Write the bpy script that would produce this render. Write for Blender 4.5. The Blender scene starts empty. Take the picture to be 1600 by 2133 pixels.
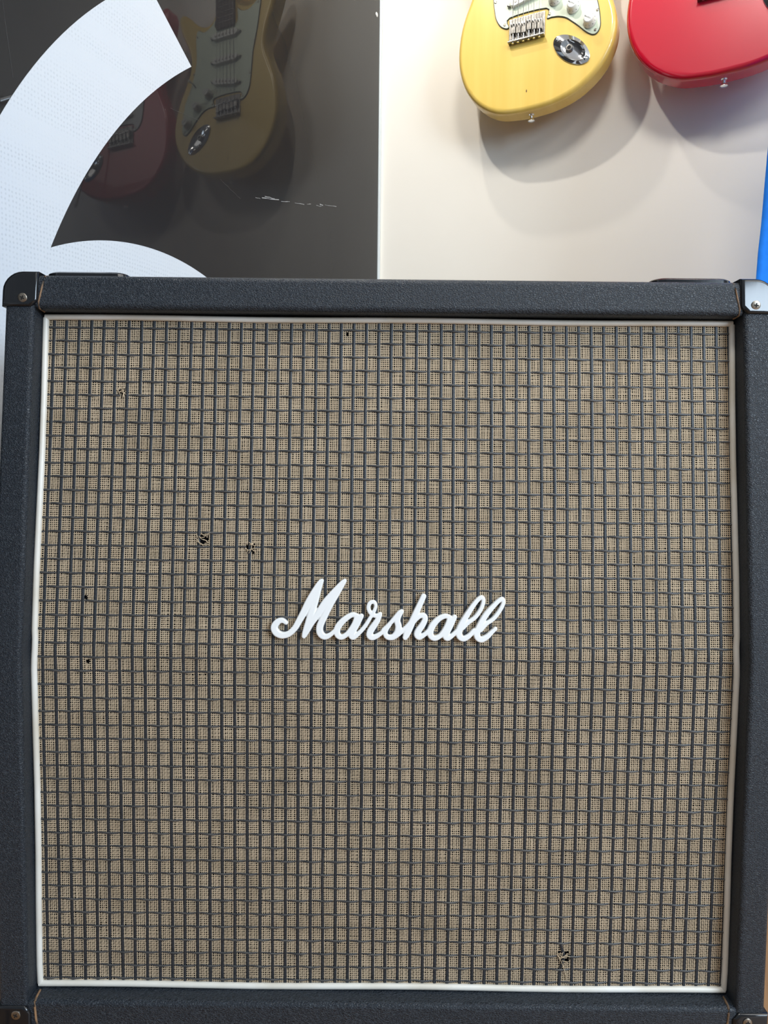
import bpy, bmesh, math, random
import numpy as np
from mathutils import Vector, Matrix
random.seed(4); rng = np.random.default_rng(7)
R = math.radians
D = bpy.data
scn = bpy.context.scene
COL = scn.collection

# ------------------------------------------------------------------ camera
H = 0.60                       # camera height above the floor
cam_d = D.cameras.new('camera'); cam = D.objects.new('camera', cam_d); COL.objects.link(cam)
cam_d.sensor_fit = 'HORIZONTAL'; cam_d.sensor_width = 36.0; cam_d.lens = 36.0 * 1500 / 1600
cam_d.clip_start = 0.02
cam.matrix_world = Matrix.Translation((0, 0, H)) @ Matrix.Rotation(R(90 - 3.4), 4, 'X') @ Matrix.Rotation(R(0.6), 4, 'Z')
scn.camera = cam

# ------------------------------------------------------------------ light
w = D.worlds.new('world'); scn.world = w; w.use_nodes = True
w.node_tree.nodes['Background'].inputs[0].default_value = (0.80, 0.90, 1.0, 1)
w.node_tree.nodes['Background'].inputs[1].default_value = 0.34
PHI = R(26.0)
CX, CY = -0.019, 1.954         # the room corner seen behind the cabinet
cw, sw = math.cos(PHI), math.sin(PHI)
def room(s, d, z):             # s along the cream wall, d out from it
    return Vector((CX + s * cw - d * sw, CY - s * sw - d * cw, z))
def lamp(name, kind, loc, power, color, target=None, **kw):
    l = D.lights.new(name, kind); l.energy = power; l.color = color
    for k, v in kw.items(): setattr(l, k, v)
    o = D.objects.new(name, l); COL.objects.link(o); o.location = loc
    if target is not None:
        o.rotation_euler = (Vector(target) - Vector(loc)).to_track_quat('-Z', 'Y').to_euler()
    return o
lamp('ceiling_spot', 'SPOT', room(0.08, 0.95, 2.46), 36, (1.0, 0.95, 0.87), room(0.6, 0, 1.1), spot_size=R(100), spot_blend=0.8, shadow_soft_size=0.022)
lamp('ceiling_spot', 'SPOT', room(0.12, 0.54, 2.50), 21, (1.0, 0.95, 0.87), room(0.6, 0.1, 1.0), spot_size=R(110), spot_blend=0.8, shadow_soft_size=0.022)
lamp('wall_fill', 'SPOT', room(1.05, 1.75, 2.80), 92, (1.0, 0.965, 0.90), room(0.55, 0, 0.85), spot_size=R(75), spot_blend=0.9, shadow_soft_size=0.24)  # added fill that lifts the lower cream wall, no known fixture
lamp('overhead_fill', 'AREA', (1.35, -0.75, 2.90), 55, (1.0, 0.97, 0.93), (0.1, 0.1, 0.0), shape='RECTANGLE', size=2.2, size_y=1.6)  # soft fill added overhead for general brightness, not a known ceiling fixture
lamp('daylight_window', 'AREA', (2.28, -1.80, 1.67), 105, (0.70, 0.85, 1.0), (0.1, 0.9, 0.8), shape='RECTANGLE', size=1.35, size_y=1.15)
vs = scn.view_settings
vs.view_transform = 'Standard'; vs.look = 'None'; vs.gamma = 1.0; vs.use_curve_mapping = False
vs.exposure = 0.0

# ------------------------------------------------------------------ helpers
def tag(o, label, cat, group=None):
    o['label'] = label; o['category'] = cat
    if group: o['group'] = group
    return o
def link(name, me, mat, parent=None, loc=None, rot=None):
    o = D.objects.new(name, me); COL.objects.link(o)
    if mat and me is not None and len(me.materials) == 0: me.materials.append(mat)
    if parent: o.parent = parent
    if loc is not None: o.location = loc
    if rot is not None: o.rotation_euler = rot
    return o
def flatten(o):                  # keeps big faces flat between rounded edges
    md = o.modifiers.new('flat_faces', 'WEIGHTED_NORMAL'); md.weight = 100; md.keep_sharp = True
def from_bm(name, bm, mat, parent=None, smooth=None, loc=None, rot=None):
    me = D.meshes.new(name); bm.normal_update(); bm.to_mesh(me); bm.free()
    if smooth is not None:
        me.polygons.foreach_set('use_smooth', [True] * len(me.polygons))
        me.set_sharp_from_angle(angle=R(smooth))
    o = link(name, me, mat, parent, loc, rot)
    if smooth is not None and smooth <= 40: flatten(o)
    return o
def empty(name, loc, rz=0):
    o = D.objects.new(name, None); COL.objects.link(o); o.location = loc; o.rotation_euler = (0, 0, rz)
    o.empty_display_size = 0.05
    return o
def np_mesh(name, V, F, mat, parent=None, smooth=True):
    me = D.meshes.new(name); V = np.asarray(V, dtype=np.float32); F = np.asarray(F, dtype=np.int32)
    k = F.shape[1]
    me.vertices.add(len(V)); me.vertices.foreach_set('co', V.ravel())
    me.loops.add(F.size); me.loops.foreach_set('vertex_index', F.ravel())
    me.polygons.add(len(F)); me.polygons.foreach_set('loop_start', np.arange(len(F), dtype=np.int32) * k)
    me.polygons.foreach_set('loop_total', np.full(len(F), k, dtype=np.int32))
    if smooth: me.polygons.foreach_set('use_smooth', np.ones(len(F), dtype=bool))
    me.update(); me.validate()
    return link(name, me, mat, parent)
def box(bm, x0, x1, y0, y1, z0, z1):
    v = [bm.verts.new((x, y, z)) for x in (x0, x1) for y in (y0, y1) for z in (z0, z1)]
    return [bm.faces.new([v[i] for i in q]) for q in ((0, 1, 3, 2), (4, 6, 7, 5), (0, 4, 5, 1), (2, 3, 7, 6), (0, 2, 6, 4), (1, 5, 7, 3))]
def bevel(bm, off, seg=3, edges=None):
    if edges is None:
        bm.normal_update()
        edges = [e for e in bm.edges if len(e.link_faces) == 2 and e.calc_face_angle(0) > R(35)]
    bmesh.ops.bevel(bm, geom=edges, offset=off, offset_type='OFFSET', segments=seg, profile=0.5, affect='EDGES', clamp_overlap=True)
def rbox(name, mat, parent, x0, x1, y0, y1, z0, z1, b=0.001, seg=2, loc=None, rot=None):
    bm = bmesh.new(); box(bm, x0, x1, y0, y1, z0, z1); bevel(bm, b, seg)
    bmesh.ops.recalc_face_normals(bm, faces=bm.faces[:])
    return from_bm(name, bm, mat, parent, 40, loc, rot)
def prism(bm, pts, axis, a, b):
    """closed polygon pts (2-D) swept along axis from a to b"""
    def p3(p, t):
        return {'x': (t, p[0], p[1]), 'y': (p[0], t, p[1]), 'z': (p[0], p[1], t)}[axis]
    A = [bm.verts.new(p3(p, a)) for p in pts]; B = [bm.verts.new(p3(p, b)) for p in pts]
    n = len(pts); bm.faces.new(A); bm.faces.new(B[::-1])
    for i in range(n): bm.faces.new((A[i], B[i], B[(i + 1) % n], A[(i + 1) % n]))
    bmesh.ops.recalc_face_normals(bm, faces=bm.faces[:])
    return A, B
def tube(bm, pts, r, n=8, cap=True):
    pts = [Vector(p) for p in pts]; rings = []
    for i, p in enumerate(pts):
        t = (pts[min(i + 1, len(pts) - 1)] - pts[max(i - 1, 0)]).normalized()
        u = t.cross(Vector((0, 0, 1)) if abs(t.z) < 0.9 else Vector((0, 1, 0))).normalized(); v = u.cross(t)
        rr = r[i] if hasattr(r, '__len__') else r
        rings.append([bm.verts.new(p + (u * math.cos(2 * math.pi * k / n) + v * math.sin(2 * math.pi * k / n)) * rr) for k in range(n)])
    for a, b in zip(rings, rings[1:]):
        for k in range(n): bm.faces.new((a[k], a[(k + 1) % n], b[(k + 1) % n], b[k]))
    if cap: bm.faces.new(rings[0][::-1]); bm.faces.new(rings[-1])
    bmesh.ops.recalc_face_normals(bm, faces=bm.faces[:])
def lathe(bm, prof, n=24, M=Matrix()):
    rings = [[bm.verts.new(M @ Vector((r * math.cos(2 * math.pi * k / n), r * math.sin(2 * math.pi * k / n), z))) for k in range(n)] for r, z in prof]
    for a, b in zip(rings, rings[1:]):
        for k in range(n): bm.faces.new((a[k], a[(k + 1) % n], b[(k + 1) % n], b[k]))
    bm.faces.new(rings[0][::-1]); bm.faces.new(rings[-1])
    bmesh.ops.recalc_face_normals(bm, faces=bm.faces[:])
def smooth_loop(pts, sub=6, closed=True):
    n = len(pts); out = []
    rngi = range(n) if closed else range(n - 1)
    for i in rngi:
        g = (lambda j: np.array(pts[j % n], float)) if closed else (lambda j: np.array(pts[min(max(j, 0), n - 1)], float))
        p0, p1, p2, p3 = g(i - 1), g(i), g(i + 1), g(i + 2)
        for k in range(sub):
            t = k / sub
            out.append(0.5 * (2 * p1 + (p2 - p0) * t + (2 * p0 - 5 * p1 + 4 * p2 - p3) * t * t + (3 * p1 - p0 - 3 * p2 + p3) * t ** 3))
    if not closed: out.append(np.array(pts[-1], float))
    return out
FRONT = Matrix.Rotation(R(90), 4, 'X')       # local +Z of a lathe -> -Y (towards the viewer)

# ------------------------------------------------------------------ materials
def mat(name, base, rough=0.5, metal=0.0, coat=0.0, ior=1.5, spec=0.5):
    m = D.materials.new(name); m.use_nodes = True
    b = m.node_tree.nodes['Principled BSDF']
    b.inputs['Base Color'].default_value = (*base, 1); b.inputs['Roughness'].default_value = rough
    b.inputs['Metallic'].default_value = metal; b.inputs['Coat Weight'].default_value = coat
    b.inputs['Coat Roughness'].default_value = 0.04; b.inputs['IOR'].default_value = ior
    b.inputs['Specular IOR Level'].default_value = spec
    return m
def nodes(m):
    t = m.node_tree; return t, t.nodes, t.links, t.nodes['Principled BSDF']
def tex(m, kind, scale, stretch=(1, 1, 1), coord='Object', **kw):
    t, N, L, b = nodes(m)
    tc = N.new('ShaderNodeTexCoord'); mp = N.new('ShaderNodeMapping'); mp.inputs['Scale'].default_value = stretch
    L.new(tc.outputs[coord], mp.inputs['Vector'])
    n = N.new(kind)
    for k, v in kw.items():
        if k in n.inputs: n.inputs[k].default_value = v
        else: setattr(n, k, v)
    n.inputs['Scale'].default_value = scale
    L.new(mp.outputs[0], n.inputs['Vector'])
    return n, mp
def ramp(m, sock, stops):
    t, N, L, b = nodes(m); r = N.new('ShaderNodeValToRGB'); e = r.color_ramp.elements
    while len(e) < len(stops): e.new(0.5)
    for el, (p, c) in zip(e, stops): el.position = p; el.color = (*c, 1)
    L.new(sock, r.inputs[0]); return r
def bump(m, sock, strength, dist, prev=None):
    t, N, L, b = nodes(m); bp = N.new('ShaderNodeBump'); bp.inputs['Strength'].default_value = strength
    bp.inputs['Distance'].default_value = dist; L.new(sock, bp.inputs['Height'])
    if prev: L.new(prev.outputs[0], bp.inputs['Normal'])
    L.new(bp.outputs[0], b.inputs['Normal']); return bp

M = {}
# leather-grain vinyl covering
def tolex(name, rz, stretch, seedoff):
    m = mat(name, (0.006, 0.008, 0.011), 0.42, spec=0.5)
    t, N, L, b = nodes(m)
    v, mp = tex(m, 'ShaderNodeTexVoronoi', 480, stretch, feature='DISTANCE_TO_EDGE')
    mp.inputs['Rotation'].default_value = rz; mp.inputs['Location'].default_value = (seedoff, seedoff, 0)
    nz, mp2 = tex(m, 'ShaderNodeTexNoise', 260, Detail=3.0)
    mix = N.new('ShaderNodeMix'); mix.data_type = 'VECTOR'; mix.inputs[0].default_value = 0.004
    L.new(mp.outputs[0], mix.inputs[4]); L.new(nz.outputs['Color'], mix.inputs[5]); L.new(mix.outputs[1], v.inputs['Vector'])
    r = ramp(m, v.outputs['Distance'], [(0.0, (1, 1, 1)), (0.10, (0.35, 0.35, 0.35)), (0.35, (0, 0, 0))])
    bp = bump(m, r.outputs[0], 0.8, 0.00055)
    fn, _ = tex(m, 'ShaderNodeTexNoise', 900, Detail=2.0)
    bump(m, fn.outputs['Fac'], 0.35, 0.0003, bp)
    c = ramp(m, r.outputs[0], [(0.0, (0.0052, 0.0085, 0.0140)), (1.0, (0.036, 0.047, 0.062))])
    L.new(c.outputs[0], b.inputs['Base Color'])
    wr, _ = tex(m, 'ShaderNodeTexNoise', 9, Detail=4.0)
    rr = ramp(m, wr.outputs['Fac'], [(0.3, (0.34,) * 3), (0.7, (0.52,) * 3)]); L.new(rr.outputs[0], b.inputs['Roughness'])
    return m
M['tolex_side'] = tolex('black_grained_vinyl_side', (0, R(25), 0), (1.0, 1.0, 1.7), 0.0)
M['tolex_rail'] = tolex('black_grained_vinyl_rail', (0, R(-35), 0), (0.8, 1.0, 1.5), 3.1)
M['plastic'] = mat('black_gloss_plastic', (0.008, 0.009, 0.011), 0.10, spec=0.5)
s_, _ = tex(M['plastic'], 'ShaderNodeTexNoise', 260, (1, 1, 0.15), Detail=2.0); bump(M['plastic'], s_.outputs['Fac'], 0.06, 0.0004)
M['rubber'] = mat('black_rubber', (0.01, 0.01, 0.011), 0.7)
M['board'] = mat('black_painted_board', (0.004, 0.004, 0.005), 0.9, spec=0.1)
def noisy(name, c0, c1, scale, rough, stretch=(1, 1, 1), lo=0.35, hi=0.65, bstr=0, bdist=0.001, **kw):
    m = mat(name, c0, rough, **kw); t, N, L, b = nodes(m)
    n, _ = tex(m, 'ShaderNodeTexNoise', scale, stretch, Detail=4.0)
    r = ramp(m, n.outputs['Fac'], [(lo, c0), (hi, c1)]); L.new(r.outputs[0], b.inputs['Base Color'])
    if bstr: bump(m, n.outputs['Fac'], bstr, bdist)
    return m
M['piping'] = noisy('ivory_vinyl_piping', (0.80, 0.79, 0.74), (0.66, 0.62, 0.53), 14, 0.35)
M['seam'] = noisy('tan_seam_glue', (0.30, 0.17, 0.085), (0.07, 0.05, 0.035), 90, 0.6)
M['thread'] = noisy('tan_cloth_thread', (0.62, 0.495, 0.345), (0.52, 0.41, 0.28), 30, 0.75, spec=0.25)
M['strand'] = noisy('charcoal_vinyl_strand', (0.013, 0.016, 0.020), (0.032, 0.037, 0.044), 700, 0.45, (1, 1, 1), bstr=0.2, bdist=0.0002)
M['strand_h'] = noisy('charcoal_vinyl_cross_strand', (0.020, 0.023, 0.027), (0.085, 0.083, 0.080), 500, 0.45, (0.12, 1, 3.0), bstr=0.4, bdist=0.0003)
M['logo'] = mat('white_script_plastic', (0.86, 0.88, 0.88), 0.30)
M['screw'] = mat('aged_steel_screw', (0.33, 0.29, 0.24), 0.35, metal=1.0)
M['dark'] = mat('dark_recess', (0.006, 0.006, 0.006), 0.8)
M['chrome'] = mat('chrome', (0.80, 0.80, 0.80), 0.09, metal=1.0)
M['nickel'] = noisy('worn_nickel', (0.36, 0.34, 0.31), (0.20, 0.19, 0.175), 120, 0.3, metal=1.0)
M['wall'] = noisy('cream_wall_paint', (0.83, 0.79, 0.71), (0.80, 0.755, 0.675), 1.6, 0.55, bstr=0.0)
n_, _ = tex(M['wall'], 'ShaderNodeTexNoise', 140, Detail=3.0); bump(M['wall'], n_.outputs['Fac'], 0.05, 0.001)
M['grey_wall'] = mat('grey_wall_paint', (0.55, 0.55, 0.55), 0.6)
M['ceiling'] = mat('white_ceiling_paint', (0.80, 0.80, 0.79), 0.7)
M['gloss'] = noisy('dark_grey_acrylic', (0.018, 0.0172, 0.0175), (0.022, 0.021, 0.021), 3, 0.02, ior=1.29)
n_, _ = tex(M['gloss'], 'ShaderNodeTexNoise', 6, (1, 1, 0.25), Detail=1.0); bump(M['gloss'], n_.outputs['Fac'], 0.10, 0.003)
# white retro-reflective film, fine embossed rows
m = M['film'] = mat('white_reflective_film', (0.72, 0.76, 0.80), 0.22)
t, N, L, b = nodes(m)
v1, mp1 = tex(m, 'ShaderNodeTexVoronoi', 190, (1, 1, 0.8)); v1.inputs['Randomness'].default_value = 0.25
n1, _ = tex(m, 'ShaderNodeTexNoise', 5, (1, 0.25, 4), Detail=3.0)
r1 = ramp(m, v1.outputs['Distance'], [(0.12, (1, 1, 1)), (0.34, (0, 0, 0))])
r2 = ramp(m, n1.outputs['Fac'], [(0.42, (0, 0, 0)), (0.62, (1, 1, 1))])
mu = N.new('ShaderNodeMath'); mu.operation = 'MULTIPLY'; L.new(r1.outputs[0], mu.inputs[0]); L.new(r2.outputs[0], mu.inputs[1])
cr = ramp(m, mu.outputs[0], [(0.0, (0.60, 0.64, 0.68)), (1.0, (0.50, 0.54, 0.58))]); L.new(cr.outputs[0], b.inputs['Base Color'])
bump(m, r1.outputs[0], 0.25, 0.0004)
M['scratch'] = mat('scuffed_acrylic', (0.34, 0.34, 0.34), 0.7)
M['scratch_dark'] = mat('fine_dark_scratch', (0.05, 0.05, 0.05), 0.7)
m = M['yellow'] = noisy('translucent_yellow_lacquer', (0.83, 0.585, 0.145), (0.79, 0.535, 0.115), 5, 0.28, (9, 1, 0.5), coat=0.5)
M['red'] = mat('red_gloss_lacquer', (0.57, 0.002, 0.024), 0.25, coat=1.0)
M['mint'] = mat('mint_green_pickguard', (0.69, 0.76, 0.59), 0.35)
M['whiteguard'] = mat('white_pickguard', (0.72, 0.72, 0.70), 0.35)
M['ply'] = mat('dark_middle_ply', (0.03, 0.035, 0.03), 0.5)
M['cream_plastic'] = mat('aged_white_plastic', (0.80, 0.79, 0.73), 0.3)
M['ink'] = mat('grey_ink', (0.10, 0.11, 0.12), 0.6)
M['rosewood'] = noisy('dark_rosewood', (0.035, 0.018, 0.010), (0.07, 0.035, 0.02), 8, 0.5, (12, 12, 1))
M['maple'] = noisy('maple_neck', (0.62, 0.40, 0.17), (0.54, 0.33, 0.13), 6, 0.3, (10, 10, 1))
M['chip'] = mat('chipped_finish_wood', (0.20, 0.10, 0.03), 0.7)
M['blue'] = noisy('bright_blue_cloth', (0.012, 0.20, 0.78), (0.010, 0.17, 0.70), 60, 0.8, bstr=0.2, spec=0.2)
M['wood'] = noisy('oak_floor_wood', (0.42, 0.23, 0.10), (0.28, 0.14, 0.055), 5, 0.4, (14, 1, 1))

# ------------------------------------------------------------------ room shell (aligned with the corner)
def struct(name, bm, m, **k):
    o = from_bm(name, bm, m, **k); o['kind'] = 'structure'; return o
RL, RR = (CX, CY, 0), (0, 0, -PHI)           # local x = s, local y = -d
def slab(name, m, x0, x1, y0, y1, z0, z1):
    bm = bmesh.new(); box(bm, x0, x1, y0, y1, z0, z1); bmesh.ops.recalc_face_normals(bm, faces=bm.faces[:])
    return struct(name, bm, m, loc=RL, rot=RR)
CEIL = 2.95
slab('wall_back', M['wall'], -0.12, 3.6, 0.0, 0.12, 0.0, CEIL)
slab('wall_left', M['grey_wall'], -0.12, -0.008, -4.2, 0.0, 0.0, CEIL)
slab('ceiling', M['ceiling'], -0.12, 3.6, -4.2, 0.12, CEIL, CEIL + 0.1)
fl = slab('floor', M['dark'], -0.12, 3.6, -4.2, 0.12, -0.08, -0.012)
bm = bmesh.new(); box(bm, -0.059, 0.059, -0.60, 0.60, -0.012, 0.0); bevel(bm, 0.0012, 1)
plank = D.meshes.new('plank'); bm.to_mesh(plank); bm.free(); plank.materials.append(M['wood'])
for i in range(30):
    for j in range(5):
        y1 = 0.78 - j * 1.203 - (0.47 if i % 2 else 0.0) - (0.21 if i % 3 else 0.0); y0 = y1 - 1.2
        y1, y0 = min(y1, 0.0), max(y0, -4.2)
        if y1 - y0 < 0.05: continue
        o = D.objects.new('plank', plank); COL.objects.link(o); o.parent = fl
        o.location = (0.055 + i * 0.1195, (y0 + y1) / 2, 0); o.scale.y = (y1 - y0) / 1.2

# ------------------------------------------------------------------ glossy dark board with white reflective graphics
pb = empty('acrylic_board', (CX, CY, 0), -PHI)
tag(pb, 'glossy dark grey acrylic board with white curved graphics, mirroring both guitars', 'board')
rbox('board_sheet', M['gloss'], pb, -0.006, 0.0, -2.2, -0.012, 0.25, 2.6, 0.0012, 2)
rbox('edge_strip', mat('pale_edge_strip', (0.62, 0.66, 0.66), 0.4), pb, -0.006, 0.0025, -0.0115, -0.001, 0.25, 2.6, 0.001, 2)
def film(pts, top, name='white_graphic'):
    bm = bmesh.new(); prism(bm, [(-p[0], p[1] + H) for p in pts], 'x', 0.0001, top)
    bmesh.ops.triangulate(bm, faces=bm.faces[:])
    return from_bm(name, bm, M['film'], pb)
def arc(c, r, a0, a1, n):
    return [(c[0] + r * math.cos(a0 + (a1 - a0) * k / n), c[1] + r * math.sin(a0 + (a1 - a0) * k / n)) for k in range(n + 1)]
CO, RO = (0.16249, -0.04653), 1.0660
CI, RI = (0.09407, -0.09882), 1.01998
CB, RB = (0.81502, -0.11294), 0.47008
# sweeping ring: outer circle, straight cut end, inner circle
ang = lambda c, p: math.atan2(p[1] - c[1], p[0] - c[0])
e1 = (0.7389, 0.6936); e0 = (0.8133, 0.7609)
k = 1.0
while math.hypot(e0[0] + (e0[0] - e1[0]) * k - CO[0], e0[1] + (e0[1] - e1[1]) * k - CO[1]) < RO: k += 0.01
e2 = (e0[0] + (e0[0] - e1[0]) * k, e0[1] + (e0[1] - e1[1]) * k)
tip = (1.0298, 0.3041)
ring = arc(CO, RO, ang(CO, e2), R(-18), 60) + arc(CI, RI, R(-14), ang(CI, e1), 60)
film(ring, 0.0009)
disc = arc(CB, RB, ang(CB, tip) + 0.008, ang(CB, (0.50, 0.2360)), 50)
film([(1.14, 0.20), (1.12, 0.27)] + [(1.0315, 0.3040)] + disc + [(0.60, 0.05), (0.75, -0.15), (1.14, -0.15)], 0.0007)
# round fixing screw and a few scuffs on the sheet
bm = bmesh.new(); lathe(bm, [(0.0055, -0.001), (0.0055, 0.0003), (0.004, 0.0013), (0.0005, 0.0016)], 16, Matrix.Translation((0.0005, -0.0306, 1.168 + H)) @ Matrix.Rotation(R(90), 4, 'Y'))
from_bm('fixing_screw', bm, M['cream_plastic'], pb, 40)
def scuff(pts, wd, m):
    bm = bmesh.new(); P = [Vector((0.0003, -p[0], p[1] + H)) for p in pts]
    for a, b_ in zip(P, P[1:]):
        t_ = (b_ - a).normalized(); n_ = Vector((1, 0, 0)).cross(t_) * wd * random.uniform(0.4, 1.0)
        q = [bm.verts.new(x) for x in (a - n_, b_ - n_, b_ + n_, a + n_)]; bm.faces.new(q)
        q2 = [bm.verts.new(x.co - Vector((0.0004, 0, 0))) for x in q]; bm.faces.new(q2[::-1])
        for i in range(4): bm.faces.new((q[i], q2[i], q2[(i + 1) % 4], q[(i + 1) % 4]))
    bmesh.ops.recalc_face_normals(bm, faces=bm.faces[:])
    return from_bm('scuff_mark', bm, m, pb)
def jit(p0, p1, n, j):
    return [(p0[0] + (p1[0] - p0[0]) * i / n + random.uniform(-j, j), p0[1] + (p1[1] - p0[1]) * i / n + random.uniform(-j, j)) for i in range(n + 1)]
for a_, b_, wd in [((0.552, 0.534), (0.535, 0.537), 0.0005), ((0.530, 0.540), (0.470, 0.556), 0.0009), ((0.520, 0.547), (0.485, 0.553), 0.0007), ((0.462, 0.556), (0.430, 0.566), 0.0006), ((0.410, 0.570), (0.372, 0.579), 0.0006), ((0.362, 0.583), (0.345, 0.588), 0.0005), ((0.322, 0.593), (0.300, 0.598), 0.0007), ((0.306, 0.601), (0.294, 0.603), 0.0016), ((0.285, 0.606), (0.232, 0.620), 0.0005)]:
    scuff(jit(a_, b_, 4, 0.0006), wd, M['scratch'])
for a_, b_ in [((1.22, 0.67), (0.985, 0.73)), ((1.18, 0.61), (1.005, 0.665)), ((1.12, 0.77), (1.085, 0.51)), ((0.79, 0.60), (0.72, 0.61)), ((0.66, 0.53), (0.60, 0.515))]:
    scuff(jit(a_, b_, 8, 0.0006), 0.0003, M['scratch_dark'])

# ------------------------------------------------------------------ speaker cabinet
YF = 0.692                      # front edge plane of the lower half
ZB, ZT, ZK = H - 0.574, H + 0.192, H - 0.184     # bottom, top, height of the bend
SL = 0.0436 / 0.376             # slope of the raked upper half
SA = math.atan(SL)
YB = YF + 0.345
HW, TH = 0.385, 0.029           # half width, side thickness
XC = 0.003
def yf(z): return YF + max(0.0, z - ZK) * SL
cab = empty('speaker_cabinet', (XC, YF + 0.17, 0))
tag(cab, 'black guitar speaker cabinet with woven tan grille cloth and white script lettering', 'speaker')
CO_ = Vector((XC, YF + 0.17, 0))
def cy(y): return y - CO_.y
prof = [(cy(YF), ZB), (cy(YF), ZK), (cy(yf(ZT)), ZT), (cy(YB), ZT), (cy(YB), ZB)]
for sgn in (-1, 1):
    bm = bmesh.new()
    A, B = prism(bm, prof, 'x', sgn * HW, sgn * (HW - TH))
    bm.normal_update()
    outer = [e for e in bm.edges if all(abs(abs(v.co.x) - HW) < 1e-6 for v in e.verts) and (all(abs(v.co.z - ZT) < 1e-6 for v in e.verts) or all(abs(v.co.z - ZB) < 1e-6 for v in e.verts))]
    bevel(bm, 0.017, 6, outer)
    bm.normal_update()
    ed = [e for e in bm.edges if len(e.link_faces) == 2 and e.calc_face_angle(0) > R(50)]
    bevel(bm, 0.0045, 3, ed)
    bmesh.ops.recalc_face_normals(bm, faces=bm.faces[:])
    from_bm('side_panel', bm, M['tolex_side'], cab, 35)
zu = H + 0.157                   # underside of the top board
bm = bmesh.new(); prism(bm, [(cy(yf(zu)) + 0.0005, zu), (cy(yf(ZT)) + 0.0005, ZT), (cy(YB), ZT), (cy(YB), zu)], 'x', -HW + TH - 0.003, HW - TH + 0.003)
bm.normal_update(); bevel(bm, 0.0065, 4); bmesh.ops.recalc_face_normals(bm, faces=bm.faces[:])
from_bm('top_panel', bm, M['tolex_rail'], cab, 35)
zl = H - 0.5370                  # upper face of the bottom board
bm = bmesh.new(); prism(bm, [(cy(YF) + 0.0005, ZB), (cy(YF) + 0.0005, zl), (cy(YB), zl), (cy(YB), ZB)], 'x', -HW + TH - 0.003, HW - TH + 0.003)
bm.normal_update(); bevel(bm, 0.005, 3); bmesh.ops.recalc_face_normals(bm, faces=bm.faces[:])
from_bm('bottom_panel', bm, M['tolex_rail'], cab, 35)
rbox('back_panel', M['tolex_side'], cab, -HW + TH, HW - TH, cy(YB) - 0.022, cy(YB) - 0.006, zl, zu, 0.002)
# tan seams where the coverings meet
for sgn in (-1, 1):
    x = sgn * 0.3465
    pts = [(x + sgn * 0.000, cy(yf(ZT)) + 0.030, ZT + 0.0003), (x, cy(yf(ZT)) + 0.008, ZT), (x + sgn * 0.0005, cy(yf(ZT)) + 0.0018, ZT - 0.0022), (x + sgn * 0.001, cy(yf(ZT - 0.008)) + 0.0004, ZT - 0.008)]
    pts += [(x + sgn * (0.001 + 0.004 * q), cy(yf(ZT - 0.008 - 0.020 * q)) + 0.0003, ZT - 0.008 - 0.020 * q) for q in (0.5, 1.0)] + [(x + sgn * 0.0052, cy(yf(zu)) + 0.003, zu + 0.001), (x + sgn * 0.005, cy(yf(zu)) + 0.014, zu - 0.0002)]
    bm = bmesh.new(); tube(bm, pts, 0.0009, 6); from_bm('seam', bm, M['seam'], cab, 60)
    pts = [(x + sgn * 0.004, cy(YF) + 0.016, zl + 0.0003), (x + sgn * 0.003, cy(YF) + 0.005, zl), (x + sgn * 0.0025, cy(YF) + 0.0017, zl - 0.0012), (x + sgn * 0.002, cy(YF) + 0.0003, zl - 0.005), (x + sgn * 0.001, cy(YF) + 0.0003, zl - 0.018), (x - sgn * 0.002, cy(YF) + 0.0003, ZB + 0.006)]
    bm = bmesh.new(); tube(bm, pts, 0.0011, 6); from_bm('seam', bm, M['seam'], cab, 60)

# baffle, bent like the front
REC = 0.0185
def yg(z, off=0.0): return cy(yf(z)) + REC + off
bm = bmesh.new(); prism(bm, [(yg(zl, 0.010), zl), (yg(ZK, 0.010), ZK), (yg(zu, 0.010), zu), (yg(zu, 0.026), zu), (yg(ZK, 0.026), ZK), (yg(zl, 0.026), zl)], 'x', -HW + TH, HW - TH)
from_bm('baffle_board', bm, M['board'], cab)

# white piping round the grille
PX = HW - TH - 0.0032; RP = 0.0031
def pz(x, z, o=0.0): return (x, yg(z, o + RP), z)
zt_, zb_ = zu - 0.0042, zl + 0.0036
for sgn in (-1, 1):
    zz = [zb_ + 0.001] + list(np.linspace(zb_ + 0.02, ZK - 0.02, 6)) + [ZK - 0.01, ZK, ZK + 0.01] + list(np.linspace(ZK + 0.02, zt_ - 0.02, 6)) + [zt_ - 0.001]
    bm = bmesh.new()
    tube(bm, [pz(sgn * (PX + 0.0006 * math.sin(i * 1.3)), z) for i, z in enumerate(zz)], RP, 14)
    from_bm('piping', bm, M['piping'], cab, 60)
for z in (zt_, zb_):
    bm = bmesh.new(); n = 16
    tube(bm, [pz(-PX - 0.001 + (2 * PX + 0.002) * i / n, z + 0.0006 * math.sin(i * 0.9)) for i in range(n + 1)], RP, 14)
    from_bm('piping', bm, M['piping'], cab, 60)

# woven grille cloth ----------------------------------------------------------
PW, PH_ = 0.01288, 0.01400       # pitch of the dark strands
X0 = -0.0587 - XC
Z0 = H - 0.2055
cosA, sinA = math.cos(SA), math.sin(SA)
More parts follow.
